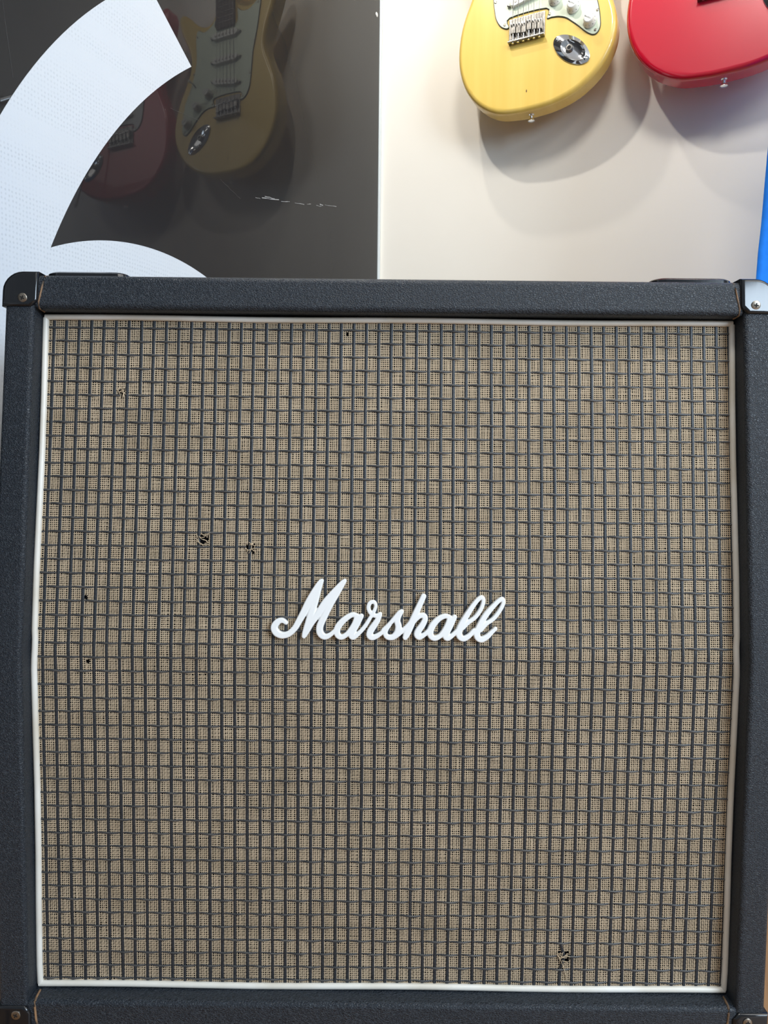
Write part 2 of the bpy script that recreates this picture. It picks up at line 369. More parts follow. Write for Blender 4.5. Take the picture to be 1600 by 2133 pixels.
# q = length along the bent cloth, 0 at the bend
def cloth(x, q, lift):
    up = q > 0
    z = ZK + np.where(up, q * cosA, q)
    y = cy(YF) + REC + 0.0042 + np.where(up, q * sinA, 0.0)
    return np.stack([x, y - lift * np.where(up, cosA, 1.0), z + lift * np.where(up, sinA, 0.0)], -1)
QT = (zu - ZK) / cosA - 0.004; QB = zl - ZK + 0.003
XW = HW - TH - 0.003
kx = [k for k in range(-40, 60) if -XW - 0.001 < X0 + k * PW < XW + 0.001]
kq = [k for k in range(-60, 60) if QB < (Z0 - ZK) - k * PH_ < QT]
holes = [(-0.2725, 0.262, 0.0050), (-0.186, 0.112, 0.0060), (-0.1375, 0.103, 0.0055), (0.1867, -0.316, 0.0062), (-0.304, 0.052, 0.0028), (-0.3, -0.012, 0.0022), (-0.043, 0.325, 0.002)]
def wob(n, amp, L):             # slow random wander
    m_ = max(3, int(n / L) + 3); c = rng.normal(0, amp, m_)
    return np.interp(np.linspace(0, m_ - 1, n), np.arange(m_), c)
def ribbon(V, F, base, P, side, wd):
    n = len(P); a = P - side * wd / 2; b_ = P + side * wd / 2
    V.append(np.concatenate([a, b_])); i = np.arange(n - 1)
    return np.stack([i, i + 1, i + 1 + n, i + n], -1) + base
def keep(Fk, P, extra=0.0, soft=True):
    mid = (P[:-1] + P[1:]) / 2; ok = np.ones(len(mid), bool)
    for hx, hq, hr in holes:
        rr = (hr + extra) * (rng.uniform(0.55, 1.25) if soft else 1.0)
        ok &= np.hypot(mid[:, 0] - hx, (mid[:, 1] - hq)) > rr
    return ok
xs = []                          # fine tan warp threads
for k in range(min(kx) - 1, max(kx) + 1):
    for j in range(5):
        x = X0 + k * PW + PW / 2 + (j - 2) * 0.00203 + (0.00022 if j in (1, 3) else 0) * (1 if j == 1 else -1)
        if -XW < x < XW: xs.append(x)
qs = []
for k in range(min(kq) - 1, max(kq) + 2):
    for j in range(6):
        q = (Z0 - ZK) - k * PH_ + PH_ / 2 + (j - 2.5) * 0.00200
        if QB < q < QT: qs.append(q)
xs = np.array(xs); qs = np.sort(np.array(qs))
V, F, base = [], [], 0
qsamp = np.sort(np.concatenate([qs, (qs[1:] + qs[:-1]) / 2, [QB, QT]]))
for i, x in enumerate(xs):
    xx = x + wob(len(qsamp), 0.00017, 14)
    ph = np.interp(qsamp, qs, np.arange(len(qs)))
    lift = 0.00030 * np.cos(np.pi * (ph + i)) + 0.0001
    P = cloth(xx, qsamp, lift)
    f = ribbon(V, F, base, P, np.array([1.0, 0, 0]), 0.00078 * rng.uniform(0.85, 1.15))
    F.append(f[keep(f, np.stack([xx, qsamp], -1))]); base += 2 * len(P)
xsamp = np.sort(np.concatenate([xs, (xs[1:] + xs[:-1]) / 2, [-XW, XW]]))
cell = np.floor((xsamp - X0) / PW + 0.5)
for i, q in enumerate(qs):
    qq = q + wob(len(xsamp), 0.00017, 14)
    ph = np.interp(xsamp, xs, np.arange(len(xs)))
    lift = -0.00030 * np.cos(np.pi * (ph + i)) + 0.0001
    near = np.abs((xsamp - X0) / PW - cell) * PW            # dip under the wide dark strands
    lift = np.where(near < 0.0022, -0.0002, lift)
    P = cloth(xsamp, qq, lift)
    side = np.array([0.0, 0.0, 1.0]) if q <= 0 else np.array([0.0, sinA, cosA])
    f = ribbon(V, F, base, P, side, 0.00074 * rng.uniform(0.85, 1.15))
    F.append(f[keep(f, np.stack([xsamp, qq], -1))]); base += 2 * len(P)
cl = np_mesh('grille_cloth', np.concatenate(V), np.concatenate(F), M['thread'], cab, smooth=False)
cl['kind'] = 'stuff'; cl['label'] = 'fine tan open weave of the grille cloth'
def strand(P, side, up, wd, th, m, ok=None):
    n = len(P); wd = np.asarray(wd)[..., None] if np.ndim(wd) else wd
    rows = [P - side * wd / 2, P - side * wd * 0.30 + up * th, P + side * wd * 0.30 + up * th, P + side * wd / 2]
    V = np.concatenate(rows); i = np.arange(n - 1); F = []
    for a in range(3):
        f = np.stack([i + a * n, i + 1 + a * n, i + 1 + (a + 1) * n, i + (a + 1) * n], -1)
        F.append(f if ok is None else f[ok])
    return np_mesh('dark_strand', V, np.concatenate(F), m, cl)
qv = np.linspace(QB, QT, 420)
upq = np.where(qv[:, None] > 0, np.array([0, -cosA, sinA]), np.array([0, -1.0, 0]))
for k in kx:
    x = X0 + k * PW + wob(len(qv), 0.00022, 40)
    if abs(X0 + k * PW - 0.1867) < PW / 2:                 # pushed aside beside the lower tear
        x = x + 0.0042 * np.exp(-((qv + 0.316) / 0.010) ** 2)
    ph = ((Z0 - ZK) - qv) / PH_
    over = np.cos(np.pi * (ph + k))                          # +1 : this one on top
    rown = np.abs(ph - np.round(ph))
    lift = 0.00035 + 0.00018 * np.sign(over) * np.clip(1 - rown * 4, 0, 1)
    strand(cloth(x, qv, lift), np.array([1.0, 0, 0]), upq, 0.0030 * (1 + wob(len(qv), 0.05, 30)), 0.00035, M['strand'])
xh = np.linspace(-XW, XW, 560)
for k in kq:
    q0 = (Z0 - ZK) - k * PH_
    ph = (xh - X0) / PW
    over = -np.cos(np.pi * (ph + k))                         # +1 : crossing above the warp strand
    q = q0 + wob(len(xh), 0.00018, 30) + 0.00035 * np.sin(np.pi * (ph + k) + 0.4) * 0.9
    lift = 0.00042 + 0.00080 * over
    wd = 0.0020 * (1 + wob(len(xh), 0.06, 20)) * (1.0 + 0.12 * over)
    side = np.array([0.0, 0.0, 1.0]) if q0 <= 0 else np.array([0.0, sinA, cosA])
    up = np.array([0, -cosA, sinA]) if q0 > 0 else np.array([0, -1.0, 0])
    pm = np.stack([xh, q], -1); mid = (pm[1:] + pm[:-1]) / 2
    ok = np.ones(len(mid), bool)
    for hx, hq, hr in holes[:4]: ok &= np.hypot(mid[:, 0] - hx, mid[:, 1] - hq) > hr * 0.9
    strand(cloth(xh, q, lift), side, up, wd, 0.0005, M['strand_h'], ok)
# frayed ends round the tears
for hx, hq, hr in holes[:4]:
    for i in range(9):
        a = random.uniform(0, 2 * math.pi); r0 = hr * random.uniform(0.7, 1.2); L_ = hr * random.uniform(0.7, 1.7)
        b_ = a + math.pi + random.uniform(-0.9, 0.9); pts = []
        for s_ in np.linspace(0, 1, 5):
            bx = hx + r0 * math.cos(a) + L_ * s_ * math.cos(b_ + s_ * 0.5); bq = hq + r0 * math.sin(a) + L_ * s_ * math.sin(b_ + s_ * 0.5)
            pts.append(tuple(cloth(np.array(bx), np.array(bq), 0.0008 + 0.0012 * math.sin(s_ * 2.6))))
        bm = bmesh.new(); tube(bm, pts, 0.00033, 5); from_bm('frayed_thread', bm, M['thread'], cl, 60)
hx, hq, hr = holes[3]
bm = bmesh.new(); tube(bm, [tuple(cloth(np.array(hx + a), np.array(hq + b_), c)) for a, b_, c in ((-0.006, 0.004, 0.0006), (-0.003, -0.003, 0.0022), (0.0, -0.010, 0.003), (0.003, -0.018, 0.0018), (0.0035, -0.024, 0.0007))], 0.00035, 5)
from_bm('frayed_thread', bm, M['thread'], cl, 60)

# white script lettering -------------------------------------------------------
B = 1538.5
S = [
 [(275,658,46),(225,628,62),(165,645,78),(122,712,88),(150,782,88),(225,815,82),(310,795,76),(385,725,76),(440,630,80),(500,520,90),(560,400,98),(620,290,94),(670,200,82),(705,140,68),(722,118,54)],
 [(722,118,54),(690,220,62),(645,370,80),(600,520,86),(560,660,86),(522,780,76),(507,822,58)],
 [(512,815,58),(545,760,64),(600,660,70),(680,545,80),(770,410,96),(850,310,92),(930,215,80),(990,145,66),(1020,116,52)],
 [(1010,135,54),(925,275,70),(840,420,76),(770,560,80),(710,690,86),(713,780,86),(770,828,74),(840,805,58),(905,745,46)],
 [(1190,560,54),(1130,546,62),(1060,580,70),(980,650,80),(930,730,82),(938,800,76),(985,832,66),(1050,800,60),(1110,730,62),(1155,650,62),(1175,590,60)],
 [(1240,560,62),(1190,655,74),(1140,745,76),(1116,808,76),(1142,832,62),(1205,785,54),(1285,695,50),(1350,590,46),(1400,505,44),(1425,430,42),(1400,382,48),(1350,395,52),(1330,450,52),(1350,510,50),(1395,552,48),(1450,552,50),(1485,532,48)],
 [(1480,545,54),(1450,610,70),(1405,680,78),(1360,750,82),(1348,805,80),(1385,832,70),(1455,805,58),(1520,755,48),(B-15,735,46),(B+60,665,50),(B+130,585,54),(B+190,515,56),(B+222,496,54)],
 [(B+222,496,54),(B+178,565,70),(B+166,625,76),(B+182,695,82),(B+165,775,84),(B+105,825,72),(B+40,822,66),(B+12,780,58),(B+28,725,52),(B+70,665,48)],
 [(B+120,822,60),(B+180,790,54),(B+240,735,48),(B+300,675,48),(B+345,620,48)],
 [(B+502,300,68),(B+450,415,74),(B+390,550,80),(B+330,690,86),(B+288,785,84),(B+268,826,66)],
 [(B+335,680,60),(B+390,608,60),(B+450,556,60),(B+505,548,66),(B+522,590,70),(B+490,665,76),(B+442,735,80),(B+422,790,80),(B+452,822,66),(B+520,785,54),(B+585,720,50)],
 [(B+835,560,54),(B+775,552,62),(B+695,590,70),(B+622,670,80),(B+590,750,82),(B+602,808,76),(B+650,833,66),(B+720,800,60),(B+780,722,64),(B+815,650,64),(B+832,590,58)],
 [(B+902,560,62),(B+855,655,74),(B+810,745,76),(B+786,808,76),(B+816,832,64),(B+875,795,54),(B+940,730,48)],
 [(B+1005,705,48),(B+1080,630,50),(B+1170,560,50),(B+1240,460,50),(B+1272,365,50),(B+1262,312,50),(B+1220,322,54),(B+1150,400,60),(B+1070,520,70),(B+1000,640,76),(B+960,740,82),(B+970,808,80),(B+1020,835,70),(B+1090,798,60),(B+1155,725,50)],
 [(B+1240,725,48),(B+1310,645,50),(B+1400,580,50),(B+1480,480,50),(B+1527,385,50),(B+1522,328,52),(B+1480,342,54),(B+1400,420,60),(B+1300,540,70),(B+1230,660,76),(B+1190,760,82),(B+1202,820,80),(B+1250,843,74),(B+1320,808,64),(B+1380,750,54),(B+1430,702,48)],
]
PXM = 0.7185 / 1500 / 6.154      # metres per traced unit
lz = H - 0.1422                  # height of the traced centre
def logo_pt(x, y): return ((x - 1538.5 - 43) * PXM + 0.0049 - XC, -(y - 492) * PXM * 1.01)
bm = bmesh.new()
secs = [(-1.08, 0.0), (-1.06, 0.72), (-0.96, 0.94), (-0.78, 1.0), (0.78, 1.0), (0.96, 0.94), (1.06, 0.72), (1.08, 0.0)]
LT = 0.0062
for st in S:
    c = smooth_loop(st, 7, closed=False); P = [logo_pt(p[0], p[1]) for p in c]; Wd = [p[2] * PXM / 2 for p in c]
    def add_end(P, Wd, at0):     # round the ends
        i, j = (0, 1) if at0 else (-1, -2)
        d = np.array(P[i]) - np.array(P[j]); d = d / np.linalg.norm(d); r = Wd[i]
        ex = [(tuple(np.array(P[i]) + d * r * q), r * math.sqrt(max(0.02, 1 - q * q))) for q in (0.4, 0.75, 0.95)]
        if at0: return [e[0] for e in ex[::-1]] + P, [e[1] for e in ex[::-1]] + Wd
        return P + [e[0] for e in ex], Wd + [e[1] for e in ex]
    P, Wd = add_end(P, Wd, True); P, Wd = add_end(P, Wd, False)
    rings = []
    for i in range(len(P)):
        a, b_ = np.array(P[max(i - 1, 0)]), np.array(P[min(i + 1, len(P) - 1)]); t_ = (b_ - a) / (np.linalg.norm(b_ - a) + 1e-12)
        nx, nz = -t_[1], t_[0]; ring_ = []
        for u, v in secs:
            ring_.append(bm.verts.new((P[i][0] + nx * u * Wd[i], -v * LT, P[i][1] + nz * u * Wd[i])))
        rings.append(ring_)
    for a, b_ in zip(rings, rings[1:]):
        for k in range(len(secs)):
            k2 = (k + 1) % len(secs); bm.faces.new((a[k], a[k2], b_[k2], b_[k]))
    bm.faces.new(rings[0]); bm.faces.new(rings[-1][::-1])
bmesh.ops.recalc_face_normals(bm, faces=bm.faces[:])
lg = from_bm('script_lettering', bm, M['logo'], cab, None, loc=(0, yg(lz, 0.0035), lz), rot=(-SA, 0, 0))
md = lg.modifiers.new('join', 'REMESH'); md.mode = 'VOXEL'; md.voxel_size = 0.00045; md.use_smooth_shade = True
md = lg.modifiers.new('soften', 'SMOOTH'); md.factor = 0.5; md.iterations = 2
lg['label'] = 'raised white cursive lettering'

# corner protectors with screws --------------------------------------------------
def protector(sx, top):
    o_ = 0.0026; bm = bmesh.new(); r = 0.020; Wp = 0.0355; Hp = 0.036; ch = 0.007
    P = [(0, Hp)] + [(r - r * math.cos(a), r - r * math.sin(a)) for a in np.linspace(0, math.pi / 2, 8)] + [(Wp, 0), (Wp, Hp - ch), (Wp - ch, Hp)]
    zc = ZT + o_ if top else ZB - o_; sz = -1 if top else 1
    yfr = cy(yf(ZT)) - o_ if top else cy(YF) - o_
    pts = [(-sx * 0 + sx * (HW + o_ - a), zc + sz * b_) for a, b_ in P]
    A, Bv = prism(bm, pts, 'y', yfr, yfr + 0.052)
    for v in bm.verts:
        if top: v.co.y += (v.co.z - ZT) * SL
    bm.normal_update()
    fe = [e for e in bm.edges if all(v in A for v in e.verts)]
    bevel(bm, 0.0035, 4, fe)
    bm.normal_update(); bmesh.ops.recalc_face_normals(bm, faces=bm.faces[:])
    po = from_bm('corner_protector', bm, M['plastic'], cab, 38)
    xs_, zs_ = sx * (HW + o_ - 0.0215), zc + sz * 0.0275
    ys_ = yfr + ((zs_ - ZT) * SL if top else 0)
    bm = bmesh.new(); Mx = Matrix.Translation((xs_, ys_ - 0.0002, zs_)) @ FRONT @ Matrix.Rotation(SA if top else 0, 4, 'X')
    lathe(bm, [(0.0046, -0.002), (0.0046, 0.0004), (0.0040, 0.0009), (0.0006, 0.0011)], 18, Mx)
    sc = from_bm('screw', bm, M['screw'], po, 40)
    bm = bmesh.new()
    box(bm, -0.0022, 0.0022, -0.0006, 0.0006, 0.0, 0.0013); box(bm, -0.0006, 0.0006, -0.0022, 0.0022, 0.0, 0.00131)
    bmesh.ops.transform(bm, matrix=Mx @ Matrix.Rotation(0.5 + sx, 4, 'Z'), verts=bm.verts[:]); bmesh.ops.recalc_face_normals(bm, faces=bm.faces[:])
    from_bm('screw_slot', bm, M['dark'], po)
for top in (True, False):
    for sx in (-1, 1): protector(sx, top)
# caster cups on the lid, feet below
for sx in (-1, 1):
    bm = bmesh.new(); xc = sx * 0.311; hw = 0.0425; yc = cy(yf(ZT)) + 0.012
    def rr(h, r, z): return [(xc + sgx * (h - r) + r * math.cos(a), yc + hw + sgy * (h - r) + r * math.sin(a), z) for sgx, sgy, a0 in ((1, 1, 0), (-1, 1, 90), (-1, -1, 180), (1, -1, 270)) for a in [R(a0 + q * 18) for q in range(6)]]
    loops = [rr(hw + 0.001, 0.015, ZT - 0.004), rr(hw, 0.015, ZT + 0.0045), rr(hw - 0.0025, 0.013, ZT + 0.0062), rr(hw - 0.008, 0.011, ZT + 0.0058), rr(hw - 0.014, 0.010, ZT - 0.003)]
    vv = [[bm.verts.new(p) for p in l] for l in loops]; n = len(vv[0])
    for a, b_ in zip(vv, vv[1:]):
        for k in range(n): bm.faces.new((a[k], a[(k + 1) % n], b_[(k + 1) % n], b_[k]))
    bm.faces.new(vv[-1]); bm.faces.new(vv[0][::-1]); bmesh.ops.recalc_face_normals(bm, faces=bm.faces[:])
    from_bm('caster_cup', bm, M['plastic'], cab, 40)
    for y in (cy(YF) + 0.06, cy(YB) - 0.06):
        bm = bmesh.new(); lathe(bm, [(0.016, 0.0), (0.019, 0.004), (0.021, ZB + 0.001)], 20, Matrix.Translation((sx * 0.30, y, 0)))
        from_bm('rubber_foot', bm, M['rubber'], cab, 40)

# ------------------------------------------------------------------ electric guitars
SU, SV = 1.12e-3, 1.12e-3
OUT = [(0,0),(50,4),(98,20),(138,50),(161,86),(170,122),(166,158),(152,200),(133,236),(118,268),(115,298),(125,330),(141,360),(151,388),(150,408),(137,414),(116,400),(93,380),(66,368),(46,375),(34,397),(29,428),
       (-29,434),(-36,410),(-50,396),(-70,392),(-92,404),(-112,428),(-130,450),(-143,456),(-151,446),(-152,425),(-146,395),(-134,360),(-121,325),(-114,295),(-115,272),(-125,245),(-140,208),(-148,172),(-150,133),(-144,97),(-131,65),(-113,40),(-90,20),(-62,6),(-30,1)]
GUARD = [(-47,168),(-59,176),(-68,192),(-72,212),(-75,235),(-80,275),(-92,320),(-100,360),(-104,385),(-98,394),(-85,384),(-66,374),(-46,376),(-32,384),(-29,352),(29,352),(32,372),(46,360),(66,352),(84,360),(92,352),(94,330),(92,300),(97,265),(112,225),(128,195),(136,168),(140,142),(140,126),(134,116),(125,115),(112,124),(98,138),(86,149),(74,159),(60,165),(46,167),(36,168),(35,187),(-39,187),(-40,170)]
TB = 0.050
def GP(u, v): return (u * SU, v * SV)
def offset_loop(P, d):
    P = np.array(P); T = np.roll(P, -1, 0) - np.roll(P, 1, 0); T /= np.linalg.norm(T, axis=1)[:, None] + 1e-12
    return P - np.stack([-T[:, 1], T[:, 0]], -1) * -d if d else P
def slab_body(name, pts, y_back, y_front, rad, m, parent, seg=6):
    P = np.array(pts); area = 0.5 * np.sum(P[:, 0] * np.roll(P[:, 1], -1) - np.roll(P[:, 0], -1) * P[:, 1])
    if area < 0: P = P[::-1]
    T = np.roll(P, -1, 0) - np.roll(P, 1, 0); T /= np.linalg.norm(T, axis=1)[:, None] + 1e-12
    Nn = np.stack([T[:, 1], -T[:, 0]], -1)          # outward
    bm = bmesh.new(); loops = []
    prof = []
    for k in range(seg + 1):
        a = math.pi / 2 * k / seg; prof.append((rad * (1 - math.sin(a)), y_back - rad * (1 - math.cos(a))))
    for k in range(seg + 1):
        a = math.pi / 2 * k / seg; prof.append((rad * (1 - math.cos(a)), y_front + rad * (1 - math.sin(a))))
    for ins, y in prof: loops.append([bm.verts.new((p[0], y, p[1])) for p in (P - Nn * ins)])
    n = len(P)
    for a, b_ in zip(loops, loops[1:]):
        for k in range(n): bm.faces.new((a[k], a[(k + 1) % n], b_[(k + 1) % n], b_[k]))
    f1 = bm.faces.new(loops[0]); f2 = bm.faces.new(loops[-1])
    bmesh.ops.recalc_face_normals(bm, faces=bm.faces[:])
    r = bmesh.ops.triangulate(bm, faces=[f1, f2])
    me = D.meshes.new(name); bm.normal_update(); bm.to_mesh(me); bm.free()
    me.polygons.foreach_set('use_smooth', [True] * len(me.polygons)); me.set_sharp_from_angle(angle=R(35))
    o = link(name, me, m, parent); flatten(o); return o
def text_mesh(body, size):
    cu = D.curves.new('lettering', 'FONT'); cu.body = body; cu.size = size; cu.extrude = size * 0.03
    cu.align_x = 'CENTER'; cu.align_y = 'CENTER'; cu.resolution_u = 2
    o = D.objects.new('lettering_tmp', cu); COL.objects.link(o)
    bpy.context.view_layer.update()
    me = D.meshes.new_from_object(o.evaluated_get(bpy.context.evaluated_depsgraph_get()))
    D.objects.remove(o); D.curves.remove(cu); return me
def cyl(name, m, parent, u, v, y0, y1, r, n=18, r2=None):
    bm = bmesh.new(); x, z = GP(u, v); r2 = r if r2 is None else r2
    lathe(bm, [(r, 0), (r2, y0 - y1)], n, Matrix.Translation((x, y0, z)) @ FRONT)
    return from_bm(name, bm, m, parent, 40)
def guitar(s, z, d_gap, mat_body, mat_guard, label, arm, k_=1.0):
    global SU
    SU = 1.12e-3 * k_
    root = empty('electric_guitar', room(s, d_gap, z), -PHI)
    tag(root, label, 'guitar')
    body = slab_body('body', [GP(*p) for p in smooth_loop(OUT, 5)], 0.0, -TB, 0.011, mat_body, root)
    yF = -TB
    g = smooth_loop(GUARD, 4)
    slab_body('pickguard_ply', [GP(*p) for p in g], yF + 0.0005, yF - 0.0016, 0.0002, M['ply'], root, 2)
    inn = np.array([GP(*p) for p in g]); c_ = inn.mean(0)
    T = np.roll(inn, -1, 0) - np.roll(inn, 1, 0); T /= np.linalg.norm(T, axis=1)[:, None] + 1e-12
    ar = np.sum(inn[:, 0] * np.roll(inn[:, 1], -1) - np.roll(inn[:, 0], -1) * inn[:, 1])
    Nn = np.stack([T[:, 1], -T[:, 0]], -1) * (1 if ar > 0 else -1)
    gd = slab_body('pickguard', list(inn - Nn * 0.0013), yF - 0.0010, yF - 0.0030, 0.0005, mat_guard, root, 2)
    yG = yF - 0.0030
    for u, v in ((-49, 176), (42, 174), (131, 122), (-69, 225), (-96, 382), (88, 345), (100, 258), (134, 158), (-85, 300)):
        cyl('pickguard_screw', M['screw'], gd, u, v, yG, yG - 0.0010, 0.0032, 10, 0.002)
    # pickups
    for v, tilt in ((217, R(11)), (270, 0), (328, 0)):
        bm = bmesh.new(); L_, w_ = 34 * SU, 7.5 * SV
        pts = [(sx_ * (L_ - 0.004) + q * 0, sz_ * w_) for sx_, sz_, q in ((-1, -1, 0), (1, -1, 0))] + [(L_ + 0.003, -w_ * 0.55), (L_ + 0.003, w_ * 0.55), (L_ - 0.004, w_), (-L_ + 0.004, w_), (-L_ - 0.003, w_ * 0.55), (-L_ - 0.003, -w_ * 0.55)]
        prism(bm, pts, 'y', 0, -0.0085); bm.normal_update(); bevel(bm, 0.0018, 3)
        pk = from_bm('pickup', bm, M['cream_plastic'], root, 40, loc=(GP(0, v)[0], yG + 0.0003, GP(0, v)[1]), rot=(0, -tilt, 0))
        for i in range(6):
            bm = bmesh.new(); lathe(bm, [(0.0026, 0), (0.0024, 0.001)], 10, Matrix.Translation(((i - 2.5) * 10.4 * SU, -0.0085, 0)) @ FRONT)
            from_bm('pole_piece', bm, M['nickel'], pk, 40)
        for sg in (-1, 1):
            bm = bmesh.new(); lathe(bm, [(0.0035, -0.002), (0.0035, 0.003), (0.002, 0.004)], 10, Matrix.Translation((sg * (L_ + 0.008), -0.002, 0)) @ FRONT)
            from_bm('pickup_screw', bm, M['nickel'], pk, 40)
    # knobs
    for u, v, word in ((52, 199, 'VOLUME'), (88, 175, 'TONE'), (120, 140, 'TONE')):
        x, zz = GP(u, v); kn = None
        bm = bmesh.new(); lathe(bm, [(0.0142, 0.001), (0.0142, 0.0035), (0.0108, 0.0085), (0.0102, 0.0155), (0.0085, 0.0172), (0.0006, 0.0174)], 28, Matrix.Translation((0, 0, 0)) @ FRONT)
        kn = from_bm('knob', bm, M['cream_plastic'], root, 35, loc=(x, yG, zz))
        me = text_mesh(word, 0.0062 if word == 'TONE' else 0.0046)
        rgt = Vector((0.12, 0, -1)).normalized(); nrm = Vector((0, -1, 0))
        link('knob_word', me, M['ink'], kn, (-0.001, -0.0177, 0), Matrix((rgt, nrm.cross(rgt), nrm)).transposed().to_euler())
        for i in range(10):
            a = R(200 - i * 36); me = text_mesh(str(i + 1), 0.0044)
            rad_ = 0.0126
            link('knob_numeral', me, M['ink'], kn, (rad_ * math.cos(a), -0.0063, rad_ * math.sin(a)), None)
            o = kn.children[-1]
            nrm = Vector((math.cos(a) * 0.83, -0.56, math.sin(a) * 0.83)); rgt = Vector((-math.sin(a), 0, math.cos(a))) * -1
            upv = nrm.cross(rgt)
            o.rotation_euler = Matrix((rgt, upv, nrm)).transposed().to_euler()
    # selector switch
    sw = rbox('selector_switch', M['dark'], root, -0.0012, 0.0012, -0.001, 0.0, -0.012, 0.012, 0.0004, 1, loc=(GP(100, 232)[0], yG, GP(100, 232)[1]), rot=(0, R(40), 0))
    bm = bmesh.new(); lathe(bm, [(0.0016, 0), (0.002, 0.010), (0.0036, 0.012), (0.003, 0.020), (0.001, 0.021)], 12, FRONT); from_bm('switch_tip', bm, M['cream_plastic'], sw, 40, loc=(0, 0, 0.004))
    # bridge: plate, bent rear lip, six saddles, screws
    br = rbox('bridge_plate', M['nickel'], root, -40 * SU, 33 * SU, -0.0030, 0.0005, 136 * SV, 183.5 * SV, 0.0012, 2, loc=(0, yF, 0))
    rbox('rear_lip', M['nickel'], br, -40 * SU, 33 * SU, -0.0125, 0.0, 134.5 * SV, 137.5 * SV, 0.0008, 2)
    for i in range(6):
        x = ((i - 2.5) * 10.8 - 3.5) * SU; off = (0.5, -1.0, -2.5, 0.0, -1.5, -3.0)[i] * SV
        sd = rbox('saddle', M['nickel'], br, x - 0.0052, x + 0.0052, -0.0098, -0.0032, 151 * SV + off, 171 * SV + off, 0.0012, 2)
        bm = bmesh.new(); tube(bm, [(x, -0.0075, 133.5 * SV), (x, -0.0075, 152 * SV + off)], 0.0015, 8); from_bm('intonation_screw', bm, M['chrome'], br, 60)
        bm = bmesh.new(); lathe(bm, [(0.0031, 0), (0.0031, 0.0018), (0.0015, 0.0026)], 12, Matrix.Translation((x, -0.0075, 134.6 * SV)) @ Matrix.Rotation(math.pi, 4, 'X')); from_bm('screw_head', bm, M['chrome'], br, 40)
        for q in (-1, 1):
            bm = bmesh.new(); lathe(bm, [(0.0014, 0), (0.0014, 0.0028)], 8, Matrix.Translation((x + q * 0.003, -0.0094, 167 * SV + off)) @ FRONT); from_bm('height_screw', bm, M['chrome'], br, 40)
    # strings up to the nut
    for i in range(6):
        t_ = i - 2.5; bm = bmesh.new()
        tube(bm, [((t_ * 10.8 - 3.5) * SU, yF - 0.0065, 157 * SV), ((t_ * 10.8 - 3.5) * SU, yF - 0.0117, 170 * SV), (t_ * 7.0 * SU, yF - 0.0135, 813 * SV)], 0.00072 - 0.00007 * i, 6)
        from_bm('string', bm, M['nickel'], root, 60)
    # output jack dish
    jx, jz = GP(86, 97)
    a_, b_ = 0.049, 0.0235
    def eye(k, y, sx_=1.0):
        return [(a_ * k * math.cos(t), y, b_ * k * sx_ * math.sin(t) * (0.93 + 0.12 * abs(math.sin(t)))) for t in np.linspace(0, 2 * math.pi, 41)[:-1]]
    bm = bmesh.new(); L2 = [eye(1.0, 0.0), eye(1.0, -0.0020), eye(0.97, -0.0028)]
    inner = lambda k, y: [(a_ * 0.10 + 0.66 * k * a_ * math.cos(t), y, 0.76 * k * b_ * math.sin(t)) for t in np.linspace(0, 2 * math.pi, 41)[:-1]]
    L2 += [inner(1.04, -0.0036), inner(1.0, -0.0046), inner(0.95, -0.0040), inner(0.78, -0.0016), inner(0.45, -0.0006)]
    vv = [[bm.verts.new(p) for p in l] for l in L2]; n = 40
    for p_, q_ in zip(vv, vv[1:]):
        for k in range(n): bm.faces.new((p_[k], p_[(k + 1) % n], q_[(k + 1) % n], q_[k]))
    bm.faces.new(vv[-1]); bm.faces.new(vv[0][::-1]); bmesh.ops.recalc_face_normals(bm, faces=bm.faces[:])
    jk = from_bm('jack_plate', bm, M['chrome'], root, 50, loc=(jx, yF + 0.0004, jz), rot=(0, R(41), 0))
    bm = bmesh.new(); lathe(bm, [(0.0082, 0), (0.0082, 0.003), (0.0066, 0.0048), (0.0042, 0.0050)], 20, Matrix.Translation((-0.006, -0.0006, 0)) @ FRONT); from_bm('jack_nut', bm, M['nickel'], jk, 35)
    bm = bmesh.new(); lathe(bm, [(0.0040, 0), (0.0040, 0.0053)], 16, Matrix.Translation((-0.006, -0.0006, 0)) @ FRONT); from_bm('jack_hole', bm, M['dark'], jk, 35)
    for q in (-1, 1):
        bm = bmesh.new(); lathe(bm, [(0.0040, 0), (0.0036, 0.0014), (0.001, 0.002)], 12, Matrix.Translation((q * 0.0415, -0.0024, 0)) @ FRONT); from_bm('plate_screw', bm, M['chrome'], jk, 40)
    # strap button under the body
    bm = bmesh.new(); lathe(bm, [(0.0062, -0.002), (0.0062, 0.0015), (0.0040, 0.003), (0.0036, 0.009), (0.0075, 0.0135), (0.0078, 0.0155), (0.004, 0.0172), (0.0008, 0.0174)], 20, Matrix.Translation((0.004, -TB * 0.52, 0.001)) @ Matrix.Rotation(math.pi, 4, 'X'))
    from_bm('strap_button', bm, M['chrome'], root, 35)
    # neck, fingerboard, headstock
    rbox('neck', M['maple'], root, -25 * SU, 25 * SU, -TB - 0.004, -TB + 0.020, 352 * SV, 815 * SV, 0.008, 3)
    fb = rbox('fingerboard', M['rosewood'], root, -27 * SU, 27 * SU, -TB - 0.0095, -TB - 0.003, 345 * SV, 812 * SV, 0.0015, 2)
    for f_ in range(1, 22):
        v = 165 + 648 * 2 ** (-f_ / 12)
        rbox('fret', M['nickel'], fb, -26 * SU, 26 * SU, -TB - 0.0108, -TB - 0.009, v * SV - 0.001, v * SV + 0.001, 0.0004, 1)
    HS = [(-21, 812), (-24, 835), (-38, 850), (-40, 872), (-34, 884), (-34, 990), (-20, 1004), (8, 1002), (30, 985), (38, 955), (34, 915), (27, 880), (26, 840), (21, 812)]
